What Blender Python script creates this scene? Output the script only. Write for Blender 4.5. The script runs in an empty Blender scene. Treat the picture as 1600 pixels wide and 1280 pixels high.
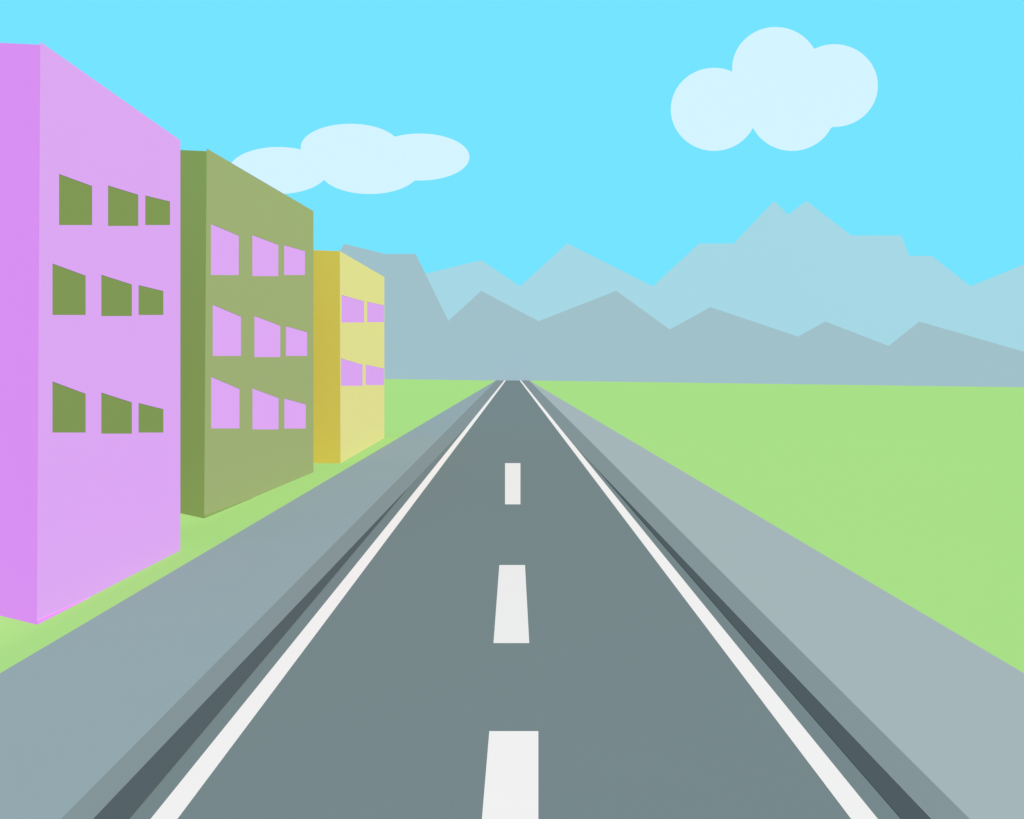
import bpy, bmesh, math
from mathutils import Vector
from mathutils.geometry import tessellate_polygon

scene = bpy.context.scene
C = scene.collection

# ------------------------------------------------------------------ camera
CAM_H = 5.0            # metres above the road
F_PX = 1400.0          # focal length, in pixels of a 1600 px wide picture
CX, HY = 801.0, 580.0  # vanishing point of the road
cam_d = bpy.data.cameras.new("camera")
cam = bpy.data.objects.new("camera", cam_d)
C.objects.link(cam)
cam.location = (0, 0, CAM_H)
cam.rotation_euler = (math.radians(90), 0, 0)
cam_d.sensor_width = 36.0
cam_d.lens = 36.0 * F_PX / 1600.0
cam_d.shift_x = -(CX - 800.0) / 1600.0
cam_d.shift_y = -(640.0 - HY) / 1600.0
cam_d.clip_start = 0.1
cam_d.clip_end = 20000
scene.camera = cam


def ray(px, py):
    return Vector(((px - CX) / F_PX, 1.0, (HY - py) / F_PX))


def ground(px, py, z=0.0):
    """Where the sight line of a photo pixel meets a level surface at height z."""
    d = ray(px, py)
    return Vector((0, 0, CAM_H)) + d * ((z - CAM_H) / d.z)


def at_depth(px, py, y):
    return Vector((0, 0, CAM_H)) + ray(px, py) * y


def on_plane(px, py, p, n):
    o = Vector((0, 0, CAM_H))
    d = ray(px, py)
    return o + d * ((p - o).dot(n) / d.dot(n))


# --------------------------------------------------------------- materials
def lin(c):
    c /= 255.0
    return c / 12.92 if c <= 0.04045 else ((c + 0.055) / 1.055) ** 2.4


def mat(name, rgb, vary=0.02, scale=0.6, rough=0.9, spec=0.0):
    """Matte paint or stone: base colour with a faint unevenness of tone."""
    m = bpy.data.materials.new(name)
    m.use_nodes = True
    nt = m.node_tree
    b = nt.nodes["Principled BSDF"]
    b.inputs["Roughness"].default_value = rough
    b.inputs["Specular IOR Level"].default_value = spec
    tc = nt.nodes.new("ShaderNodeTexCoord")
    no = nt.nodes.new("ShaderNodeTexNoise")
    no.inputs["Scale"].default_value = scale
    no.inputs["Detail"].default_value = 5
    nt.links.new(tc.outputs["Object"], no.inputs["Vector"])
    mx = nt.nodes.new("ShaderNodeMix")
    mx.data_type = 'RGBA'
    mx.inputs["A"].default_value = (*[min(1, v * (1 - vary)) for v in rgb], 1)
    mx.inputs["B"].default_value = (*[min(1, v * (1 + vary)) for v in rgb], 1)
    nt.links.new(no.outputs["Fac"], mx.inputs["Factor"])
    nt.links.new(mx.outputs["Result"], b.inputs["Base Color"])
    return m


M = {k: mat(k, *v) for k, v in {
    "grass":        ((0.1317, 0.2339, 0.0803), 0.008, 0.05),
    "asphalt":      ((0.0602, 0.0776, 0.0844), 0.008, 0.5),
    "white_paint":  ((0.2921, 0.2773, 0.2876), 0.01, 1.5),
    "worn_paint":   ((0.2770, 0.2663, 0.2772), 0.01, 1.5),
    "paving_dark":  ((0.0958, 0.1252, 0.1399), 0.008, 0.4),
    "paving_light": ((0.1253, 0.1470, 0.1602), 0.008, 0.4),
    "kerb_stone":   ((0.0767, 0.0950, 0.1044), 0.008, 0.8),
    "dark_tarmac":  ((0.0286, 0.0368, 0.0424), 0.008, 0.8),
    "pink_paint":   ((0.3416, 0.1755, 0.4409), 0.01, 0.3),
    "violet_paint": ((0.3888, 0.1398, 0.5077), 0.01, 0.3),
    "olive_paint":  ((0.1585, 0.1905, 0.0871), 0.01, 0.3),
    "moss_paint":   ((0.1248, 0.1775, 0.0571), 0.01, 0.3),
    "green_pane":   ((0.1014, 0.1417, 0.0449), 0.01, 0.3),
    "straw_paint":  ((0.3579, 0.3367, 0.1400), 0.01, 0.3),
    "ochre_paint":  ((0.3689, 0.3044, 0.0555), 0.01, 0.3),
    "near_hazed_rock":    ((0.1310, 0.1842, 0.2254), 0.01, 0.004),  # blue-grey of distant air painted into the rock colour
    "far_hazed_rock":     ((0.1407, 0.2384, 0.2971), 0.01, 0.004),  # paler still: stronger distance haze put into the colour, no haze volume
    "cloud":        ((0.3807, 0.4522, 0.7843), 0.003, 0.003),
    "roof_felt":    ((0.200, 0.200, 0.200), 0.02, 0.5),
}.items()}


# ----------------------------------------------------------------- helpers
def link_mesh(name, bm, material, parent=None):
    bmesh.ops.remove_doubles(bm, verts=bm.verts, dist=1e-6)
    bmesh.ops.recalc_face_normals(bm, faces=bm.faces)
    me = bpy.data.meshes.new(name)
    bm.to_mesh(me)
    bm.free()
    me.materials.append(material)
    o = bpy.data.objects.new(name, me)
    C.objects.link(o)
    if parent is not None:
        o.parent = parent
        o.matrix_parent_inverse = parent.matrix_basis.inverted()
    return o


def quad(bm, *pts):
    bm.faces.new([bm.verts.new(p) for p in pts])


def flat_polygon(bm, pts):
    vs = [bm.verts.new(p) for p in pts]
    for t in tessellate_polygon([[Vector(p) for p in pts]]):
        try:
            bm.faces.new([vs[i] for i in t])
        except ValueError:
            pass


def prism(bm, a, b):
    """Closed solid between two outlines with the same number of points."""
    va = [bm.verts.new(p) for p in a]
    vb = [bm.verts.new(p) for p in b]
    for t in tessellate_polygon([[Vector(p) for p in a]]):
        bm.faces.new([va[i] for i in t])
        bm.faces.new([vb[i] for i in reversed(t)])
    n = len(a)
    for i in range(n):
        j = (i + 1) % n
        bm.faces.new([va[i], va[j], vb[j], vb[i]])


def structure(o, label):
    o["kind"] = "structure"
    o["label"] = label
    return o


NEAR_Y, FAR_Y = -12.0, 500.0


def edge(pixels, z):
    """A kerb or paint edge running from beside the viewer to the far end."""
    zs = z if isinstance(z, (list, tuple)) else [z] * len(pixels)
    ps = [ground(x, y, z_) for (x, y), z_ in zip(pixels, zs)]
    def stretch(a, b, y):
        t = (y - a.y) / (b.y - a.y)
        return a.lerp(b, t) if 0 <= t <= 1 else a + (b - a) * t
    first = stretch(ps[0], ps[1], NEAR_Y)
    last = stretch(ps[-2], ps[-1], FAR_Y)
    mid = [p for p in ps[1:-1]]
    return [first] + mid + [last]


def strip_sheet(name, left, right, z, material, parent=None):
    bm = bmesh.new()
    pts = [Vector((p.x, p.y, z)) for p in left] + [Vector((p.x, p.y, z)) for p in reversed(right)]
    flat_polygon(bm, pts)
    return link_mesh(name, bm, material, parent)


def strip_block(name, left, right, z0, z1, material, parent=None):
    """Long solid strip between two edges, cut at many stations so that its top bends evenly."""
    def along(ps, y):
        for a, b in zip(ps, ps[1:]):
            if y <= b.y or b is ps[-1]:
                return a.lerp(b, (y - a.y) / (b.y - a.y))
    st = sorted({NEAR_Y, FAR_Y} | {NEAR_Y + (FAR_Y - NEAR_Y) * (i / 60) ** 2 for i in range(61)}
                | {p.y for p in left[1:-1] + right[1:-1]})
    bm = bmesh.new()
    rows = []
    for y in st:
        l, r = along(left, y), along(right, y)
        zl, zr = (l.z, r.z) if z1 is None else (z1, z1)
        rows.append([bm.verts.new(v) for v in ((l.x, y, z0), (l.x, y, zl), (r.x, y, zr), (r.x, y, z0))])
    for a, b in zip(rows, rows[1:]):
        for i in range(4):
            k = (i + 1) % 4
            f = bm.faces.new([a[i], a[k], b[k], b[i]])
    bm.faces.new(rows[0])
    bm.faces.new(list(reversed(rows[-1])))
    return link_mesh(name, bm, material, parent)


# ------------------------------------------------------------------ ground
def ground_z(x, y):
    """Level by the road; far off the field rises a little on one side and falls on the other."""
    t = max(0.0, min(1.0, (y - 60.0) / 416.0))
    t = t * t * (3 - 2 * t)
    s = max(0.0, min(abs(x), 900.0) - 9.0) * math.copysign(1, x)
    z = -0.0137 * s * t
    # low lawn bank against the end walls of the two nearest buildings
    for x0, y0, ramp, run, rise in ((-9.39, 17.72, 3.5, 7.0, 0.245), (-10.5, 30.43, 4.0, 13.0, 0.217)):
        if y0 - ramp < y < y0 + run and x < x0:
            f = min(1.0, (y - y0 + ramp) / ramp)
            z += min(1.0, (x0 - x) * rise) * f * f * (3 - 2 * f)
    return z


bm = bmesh.new()
xs = [-6000, -3000, -1500, -900] + list(range(-600, -59, 60)) + [-30, -20, -15, -13.5, -12, -11.2, -10.5, -9.9, -9.39, -9, 0, 9] + list(range(60, 601, 60)) + [900, 1500, 3000, 6000]
ys = [-3000, -1000, -300, -60, 0, 10, 14.22, 15.4, 16.6, 17.72, 21, 24.7, 26.4, 28, 29.2, 30.43, 36, 43.4, 50, 60] + list(range(90, 501, 26)) + [700, 1200, 2500, 5000, 9000]
grid = [[bm.verts.new((x, y, ground_z(x, y))) for x in xs] for y in ys]
for j in range(len(ys) - 1):
    for i in range(len(xs) - 1):
        bm.faces.new([grid[j][i], grid[j][i + 1], grid[j + 1][i + 1], grid[j + 1][i]])
g = structure(link_mesh("grass_field", bm, M["grass"]), "flat light green grass field on both sides of the road")
for p in g.data.polygons:
    p.use_smooth = True

# --------------------------------------------------- road, kerbs, pavements
KERB = 0.05
LOW = 0.01
pl_out = edge([(0, 1052), (776, 594)], KERB)
pl_in = edge([(95, 1280), (776, 594)], KERB)
# the inner edge drops to the road where the gutter runs out: a lowered kerb from there on
kl_in = edge([(145, 1280), (734, 661), (788.2, 594)], (KERB, LOW, LOW))
pr_out = edge([(1600, 1052), (826, 594)], KERB)
pr_in = edge([(1515.5, 1280), (826, 594)], KERB)
kr_in = edge([(1455, 1280), (904, 703), (813.8, 594)], (KERB, LOW, LOW))

bm = bmesh.new()
ring = kl_in + list(reversed(kr_in))
w = 0.15
ring = [Vector((p.x - w, p.y, 0.004)) for p in kl_in] + [Vector((p.x + w, p.y, 0.004)) for p in reversed(kr_in)]
flat_polygon(bm, ring)
road = structure(link_mesh("road", bm, M["asphalt"]), "straight grey asphalt road running to the mountains")

structure(strip_block("pavement", pl_out, pl_in, -0.05, KERB - 0.002, M["paving_dark"]),
          "darker grey pavement on the side of the coloured buildings")
structure(strip_block("pavement", pr_in, pr_out, -0.05, KERB - 0.002, M["paving_light"]),
          "paler grey pavement beside the open grass field")
structure(strip_block("kerb", pl_in, kl_in, -0.05, None, M["kerb_stone"]),
          "grey kerb along the pavement by the buildings")
structure(strip_block("kerb", kr_in, pr_in, -0.05, None, M["kerb_stone"]),
          "grey kerb along the pavement by the open field")


def gutter(kerb_edge, inner_px, side, label):
    """Dark tarred channel at the foot of the kerb, sloping from its top edge to the road, tapering off ahead."""
    a, b = kerb_edge[0], kerb_edge[1]
    p, q = [ground(x, y) for x, y in inner_px]
    n = p + (q - p) * ((NEAR_Y - p.y) / (q.y - p.y))
    # where the inner edge runs into the kerb
    r, s = Vector((b.x - a.x, b.y - a.y)), Vector((q.x - n.x, q.y - n.y))
    den = r.x * s.y - r.y * s.x
    t = ((n.x - a.x) * s.y - (n.y - a.y) * s.x) / den
    tip = Vector((a.x + r.x * t, a.y + r.y * t))
    o = 0.004 * side
    bm = bmesh.new()
    # battered face: from the kerb's top edge down to the road
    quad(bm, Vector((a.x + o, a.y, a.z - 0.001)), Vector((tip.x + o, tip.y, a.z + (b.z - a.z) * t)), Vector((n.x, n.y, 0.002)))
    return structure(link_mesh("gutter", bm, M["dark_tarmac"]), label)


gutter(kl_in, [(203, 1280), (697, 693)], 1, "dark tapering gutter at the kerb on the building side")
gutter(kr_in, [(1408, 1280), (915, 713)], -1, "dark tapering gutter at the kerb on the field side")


def line(pix_a, pix_b, label):
    o = strip_sheet("edge_line", edge(pix_a, 0.006), edge(pix_b, 0.006), 0.006, M["white_paint"], road)
    o["label"] = label


line([(235, 1280), (788.4, 594)], [(277, 1280), (791, 594)], "solid white edge line on the building side of the road")
line([(1330, 1280), (811.5, 594)], [(1372, 1280), (814, 594)], "solid white edge line on the field side of the road")


def dash(px, label, paint="worn_paint"):
    bm = bmesh.new()
    flat_polygon(bm, [ground(x, y, 0.006) for x, y in px])
    o = link_mesh("centre_dash", bm, M[paint], road)
    o["label"] = label


dash([(764.5, 1142.5), (841.2, 1142.5), (841.2, 1326), (749, 1326)], "nearest and widest white centre dash", "white_paint")
dash([(780.2, 883), (820.3, 883), (827, 1005), (771, 1005)], "middle white centre dash, wider towards the viewer")
dash([(789.1, 723.8), (813.2, 723.8), (813.2, 788.2), (789.1, 788.2)], "farthest small white centre dash")


# --------------------------------------------------------------- buildings
def building(label, wall_m, end_m, pane_m, near, far, top_near, top_far, end_top, plinth_px, windows,
             end_len=9.0, fix=0.0):
    """near/far: foot of the road-side wall; top_*: its upper corners;
    end_top: the end wall's top edge, (left pixel, right pixel); windows: four-cornered openings."""
    N, F_ = ground(*near), ground(*far)
    u = (F_ - N); u.z = 0; u.normalize()
    n = Vector((u.y, -u.x, 0))          # outwards, towards the road
    up = Vector((0, 0, 1))
    root = bpy.data.objects.new("apartment_building", None)
    C.objects.link(root)
    root.location = N
    root["label"] = label
    root["category"] = "building"
    root["group"] = "flat roofed buildings along the road"
    bpy.context.view_layer.update()

    TN, TF = on_plane(*top_near, N, n), on_plane(*top_far, N, n)
    sink = Vector((0, 0, -0.3))
    outer = [N, F_, TF, TN]
    to2 = lambda p: Vector(((p - N).dot(u), p.z, 0))
    holes = [[on_plane(x, y, N, n) for x, y in w_] for w_ in windows]

    # end wall, seen face on; it leans with the corner it meets
    el = Vector((-1, 0, 0))
    tt = (HY - end_top[1][1]) / F_PX
    e_r = TN
    for i in range(401):
        q = TN.lerp(N, i / 400)
        if q.z - CAM_H <= tt * q.y + 1e-4:
            e_r = q
            break
    en = (e_r - N).cross(el).normalized()
    e_l = on_plane(*end_top[0], N, en)
    depth = el * end_len
    LL = N + depth
    e_ll = N + (e_r - N) * (e_l.z / e_r.z) + depth

    # road-side wall with real openings, far wall and rear wall
    bm = bmesh.new()
    loops = [[to2(p) for p in outer]] + [[to2(p) for p in h] for h in holes]
    pts3 = list(outer) + [p for h in holes for p in h]
    vs = [bm.verts.new(p) for p in pts3]
    for t in tessellate_polygon(loops):
        bm.faces.new([vs[i] for i in t])
    FB = F_ + depth
    TFB = Vector((FB.x, FB.y, e_ll.z - 0.05))
    quad(bm, F_, FB, TFB, TF)
    quad(bm, FB, LL, e_ll, TFB)
    me = bpy.data.meshes.new("wall")
    bm.to_mesh(me); bm.free()
    me.materials.append(wall_m)
    wo = bpy.data.objects.new("wall", me)
    C.objects.link(wo)
    wo.parent = root
    wo.matrix_parent_inverse = root.matrix_basis.inverted()

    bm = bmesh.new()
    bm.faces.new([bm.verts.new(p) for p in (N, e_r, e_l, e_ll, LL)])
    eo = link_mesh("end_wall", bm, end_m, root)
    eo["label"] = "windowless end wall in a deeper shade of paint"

    bm = bmesh.new()
    d = Vector((0, 0, -0.25))
    inn = Vector((0, 0.15, 0))
    a1, a2, a3, a4 = e_r + el * 0.02 + inn, TF + el * 0.02 - inn, TFB - inn, e_ll + inn
    quad(bm, a1 + d, a2 + d, a3 + d, a4 + d)
    link_mesh("roof", bm, M["roof_felt"], root)

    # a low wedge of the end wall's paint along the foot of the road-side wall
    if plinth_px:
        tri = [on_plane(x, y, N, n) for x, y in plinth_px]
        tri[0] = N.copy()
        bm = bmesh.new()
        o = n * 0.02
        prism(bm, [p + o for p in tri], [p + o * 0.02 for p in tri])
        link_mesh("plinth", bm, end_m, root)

    for h in holes:
        back = [p - n * 0.005 for p in h]
        bm = bmesh.new()
        for i in range(4):
            j = (i + 1) % 4
            quad(bm, h[i], h[j], back[j], back[i])
        wn = link_mesh("window", bm, pane_m, root)
        bm = bmesh.new()
        quad(bm, *[p - n * 0.004 for p in h])
        link_mesh("pane", bm, pane_m, wn)
    return root


def win(x0, x1, t0, t1, b):
    return [(x0, b), (x1, b), (x1, t1), (x0, t0)]


pink_windows = [
    win(92.3, 143.9, 272, 291, 351.8), win(168.8, 216, 290, 304.5, 353.2), win(227, 265.6, 305.7, 315, 351.8),
    win(82, 133.7, 412, 431, 492.3), win(158.3, 206, 429.5, 444.7, 494), win(216.5, 255.2, 445.7, 455, 492.3),
    win(82, 133.7, 596.3, 615.5, 676), win(158.3, 206, 613.5, 629, 677.7), win(216.5, 255.2, 630, 639.5, 676),
]
olive_windows = [
    win(329.6, 373, 349.8, 368.4, 429.8), win(394.3, 434.9, 367.4, 382.5, 431.5), win(444, 476.5, 383.2, 392.4, 429.8),
    win(332.4, 376.5, 476, 494.9, 556.2), win(397.6, 438, 493.7, 509, 558), win(446.9, 479.8, 509.7, 519.2, 556.2),
    win(329.9, 374.2, 588.9, 607.8, 669.5), win(394.5, 435.2, 606.8, 622, 671), win(444.3, 477.8, 622.7, 632, 669.7),
]
straw_windows = [
    win(533.6, 568.9, 461, 471, 504), win(573.7, 600.1, 471.6, 477.2, 503.5),
    win(532.6, 566.5, 560, 570, 603), win(571.3, 600.0, 570, 576, 601.8),
]

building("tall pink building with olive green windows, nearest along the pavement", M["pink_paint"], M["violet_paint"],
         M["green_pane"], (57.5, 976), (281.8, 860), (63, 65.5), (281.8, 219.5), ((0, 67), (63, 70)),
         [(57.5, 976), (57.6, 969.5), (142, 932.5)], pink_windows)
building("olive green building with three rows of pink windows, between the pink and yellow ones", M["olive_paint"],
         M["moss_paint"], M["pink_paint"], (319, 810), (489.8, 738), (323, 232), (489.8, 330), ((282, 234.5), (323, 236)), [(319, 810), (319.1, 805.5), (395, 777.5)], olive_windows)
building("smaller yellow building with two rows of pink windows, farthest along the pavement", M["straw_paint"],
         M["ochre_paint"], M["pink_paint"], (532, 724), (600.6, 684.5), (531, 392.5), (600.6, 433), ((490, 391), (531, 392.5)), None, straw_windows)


# --------------------------------------------------------------- mountains
def mountain_range(ridge_px, foot_y, lean, back, material, label):
    """A ridge: sloping rock front rising from foot_y, falling away again behind."""
    n = Vector((0, -1, lean)).normalized()
    foot = Vector((0, foot_y, 0))
    ridge = [on_plane(x, y, foot, n) for x, y in ridge_px]
    dip = -30.0
    front = [Vector((p.x, foot_y + dip * lean, dip)) for p in ridge]
    rear = [Vector((p.x, p.y + back + 0.8 * p.z, dip)) for p in ridge]
    bm = bmesh.new()
    vr = [bm.verts.new(p) for p in ridge]
    vf = [bm.verts.new(p) for p in front]
    vb = [bm.verts.new(p) for p in rear]
    for i in range(len(ridge) - 1):
        bm.faces.new([vf[i], vf[i + 1], vr[i + 1], vr[i]])
        bm.faces.new([vr[i], vr[i + 1], vb[i + 1], vb[i]])
        bm.faces.new([vf[i], vb[i], vb[i + 1], vf[i + 1]])
    for i in (0, -1):
        bm.faces.new([vf[i], vr[i], vb[i]])
    return structure(link_mesh("mountains", bm, material), label)


near_ridge = [(-1400, 520), (-1100, 430), (-800, 490), (-500, 440), (-200, 480), (50, 430), (250, 465), (400, 430),
              (505, 447), (531, 392), (537.5, 381), (602, 397), (649.5, 397), (700.5, 501.5), (752, 454.5), (841.5, 502),
              (963, 454.5), (1046.5, 515), (1110, 480), (1247, 526), (1289.5, 502.5), (1388.5, 540.5), (1436.5, 502.5),
              (1600, 549.7), (1680, 560), (1800, 500), (1960, 540), (2150, 490), (2500, 530), (2900, 480), (3200, 540)]
far_ridge = [(-1500, 470), (-1000, 420), (-600, 460), (-200, 430), (200, 460), (480, 470), (666, 427.5), (752, 406.5),
             (812.5, 447.5), (886.5, 380.5), (1020, 447.5), (1092.5, 380.7), (1146.5, 380.7), (1209.5, 314),
             (1231.5, 335.5), (1260, 314), (1330, 368), (1408.5, 368), (1420.5, 400), (1456, 400), (1516.5, 447.5),
             (1600, 413), (1700, 372), (1820, 430), (2000, 390), (2300, 440), (2700, 390), (3100, 470)]
mountain_range(near_ridge, 476.0, 0.45, 60, M["near_hazed_rock"], "nearer blue grey mountain ridge at the end of the road")
mountain_range(far_ridge, 700.0, 0.45, 120, M["far_hazed_rock"], "farther pale blue mountain range with a twin peak")


# ------------------------------------------------------------------ clouds
def outline_of(ellipses, steps=160):
    """Outer outline of overlapping rounded lobes."""
    def inside(x, y, skip):
        return any(i != skip and ((x - e[0]) / e[2]) ** 2 + ((y - e[1]) / e[3]) ** 2 < 1 for i, e in enumerate(ellipses))
    arcs = []
    for i, e in enumerate(ellipses):
        pts = [(e[0] + e[2] * math.cos(2 * math.pi * k / steps), e[1] + e[3] * math.sin(2 * math.pi * k / steps)) for k in range(steps)]
        out = [not inside(*p, i) for p in pts]
        start = next(k for k in range(steps) if out[k] and not out[k - 1])
        cur = []
        for k in range(steps):
            j = (start + k) % steps
            if out[j]:
                cur.append(pts[j])
            elif cur:
                arcs.append([(*p, e[0], e[1]) for p in cur]); cur = []
        if cur:
            arcs.append([(*p, e[0], e[1]) for p in cur])
    path = arcs.pop(0)
    while arcs:
        d = lambda a: math.dist(path[-1][:2], a[0][:2])
        a = min(arcs, key=d)
        if d(a) > math.dist(path[-1][:2], path[0][:2]):
            break
        arcs.remove(a)
        path += a
    return path


def cloud(ellipses, y, thick, label):
    path = outline_of(ellipses)
    # a thick bank: broad front, each lobe closing in towards the rear
    rings = [(0.0, 1.0), (0.15, 0.84), (0.4, 0.72), (0.7, 0.64), (1.0, 0.54)]
    bm = bmesh.new()
    loops = []
    base = [at_depth(p[0], p[1], y) for p in path]
    hubs = [at_depth(p[2], p[3], y) for p in path]
    m = len(base)
    inward = [c - p for p, c in zip(base, hubs)]
    for _ in range(12):                      # even out the notches between lobes
        inward = [(inward[i - 1] + inward[i] * 2 + inward[(i + 1) % m]) / 4 for i in range(m)]
    for t, s in rings:
        loops.append([bm.verts.new(p + d * (1 - s) + Vector((0, thick * t, 0))) for p, d in zip(base, inward)])
    n = len(base)
    for a, b in zip(loops, loops[1:]):
        for i in range(n):
            j = (i + 1) % n
            bm.faces.new([a[i], a[j], b[j], b[i]])
    tris = tessellate_polygon([[Vector((p.x, p.z, 0)) for p in base]])
    for t in tris:
        bm.faces.new([loops[0][i] for i in t])
        bm.faces.new([loops[-1][i] for i in reversed(t)])
    o = link_mesh("cloud", bm, M["cloud"])
    o["label"] = label
    o["category"] = "cloud"
    o["group"] = "white clouds in the blue sky"
    return o


cloud([(1115.8, 171, 67.7, 64.9), (1212, 107.2, 68, 64.9), (1304, 133.8, 67.7, 64.6), (1237.5, 171, 68, 64.9)], 2600, 60,
      "big round white cloud high in the sky above the twin mountain peak")
cloud([(435, 266.5, 77.5, 36.7), (547.4, 230.2, 77.5, 36.7), (656, 245.5, 77.5, 36.7), (577.5, 266.6, 77.5, 36.7)], 2400, 60,
      "low flat white cloud partly hidden behind the olive green building")

# ---------------------------------------------------------------- daylight
EXPO = 1.2
world = bpy.data.worlds.new("World")
scene.world = world
world.use_nodes = True
bg = world.node_tree.nodes["Background"]
k = 2 ** -EXPO
bg.inputs["Color"].default_value = (lin(0x75), lin(0xE4), 1.0, 1)   # clear, even cyan sky
bg.inputs["Strength"].default_value = k

sun_d = bpy.data.lights.new("sun", 'SUN')
sun_d.energy = 5.0
sun_d.angle = math.radians(0.5)
sun_d.color = (1.0, 0.86, 0.74)
sun = bpy.data.objects.new("sun", sun_d)
C.objects.link(sun)
to_sun = Vector((0.50, -0.40, 0.768)).normalized()
sun.rotation_euler = to_sun.to_track_quat('Z', 'Y').to_euler()

vs = scene.view_settings
vs.view_transform = 'Standard'
vs.look = 'None'
vs.exposure = EXPO
vs.gamma = 1.0
scene.render.engine = 'CYCLES'
scene.cycles.max_bounces = 6
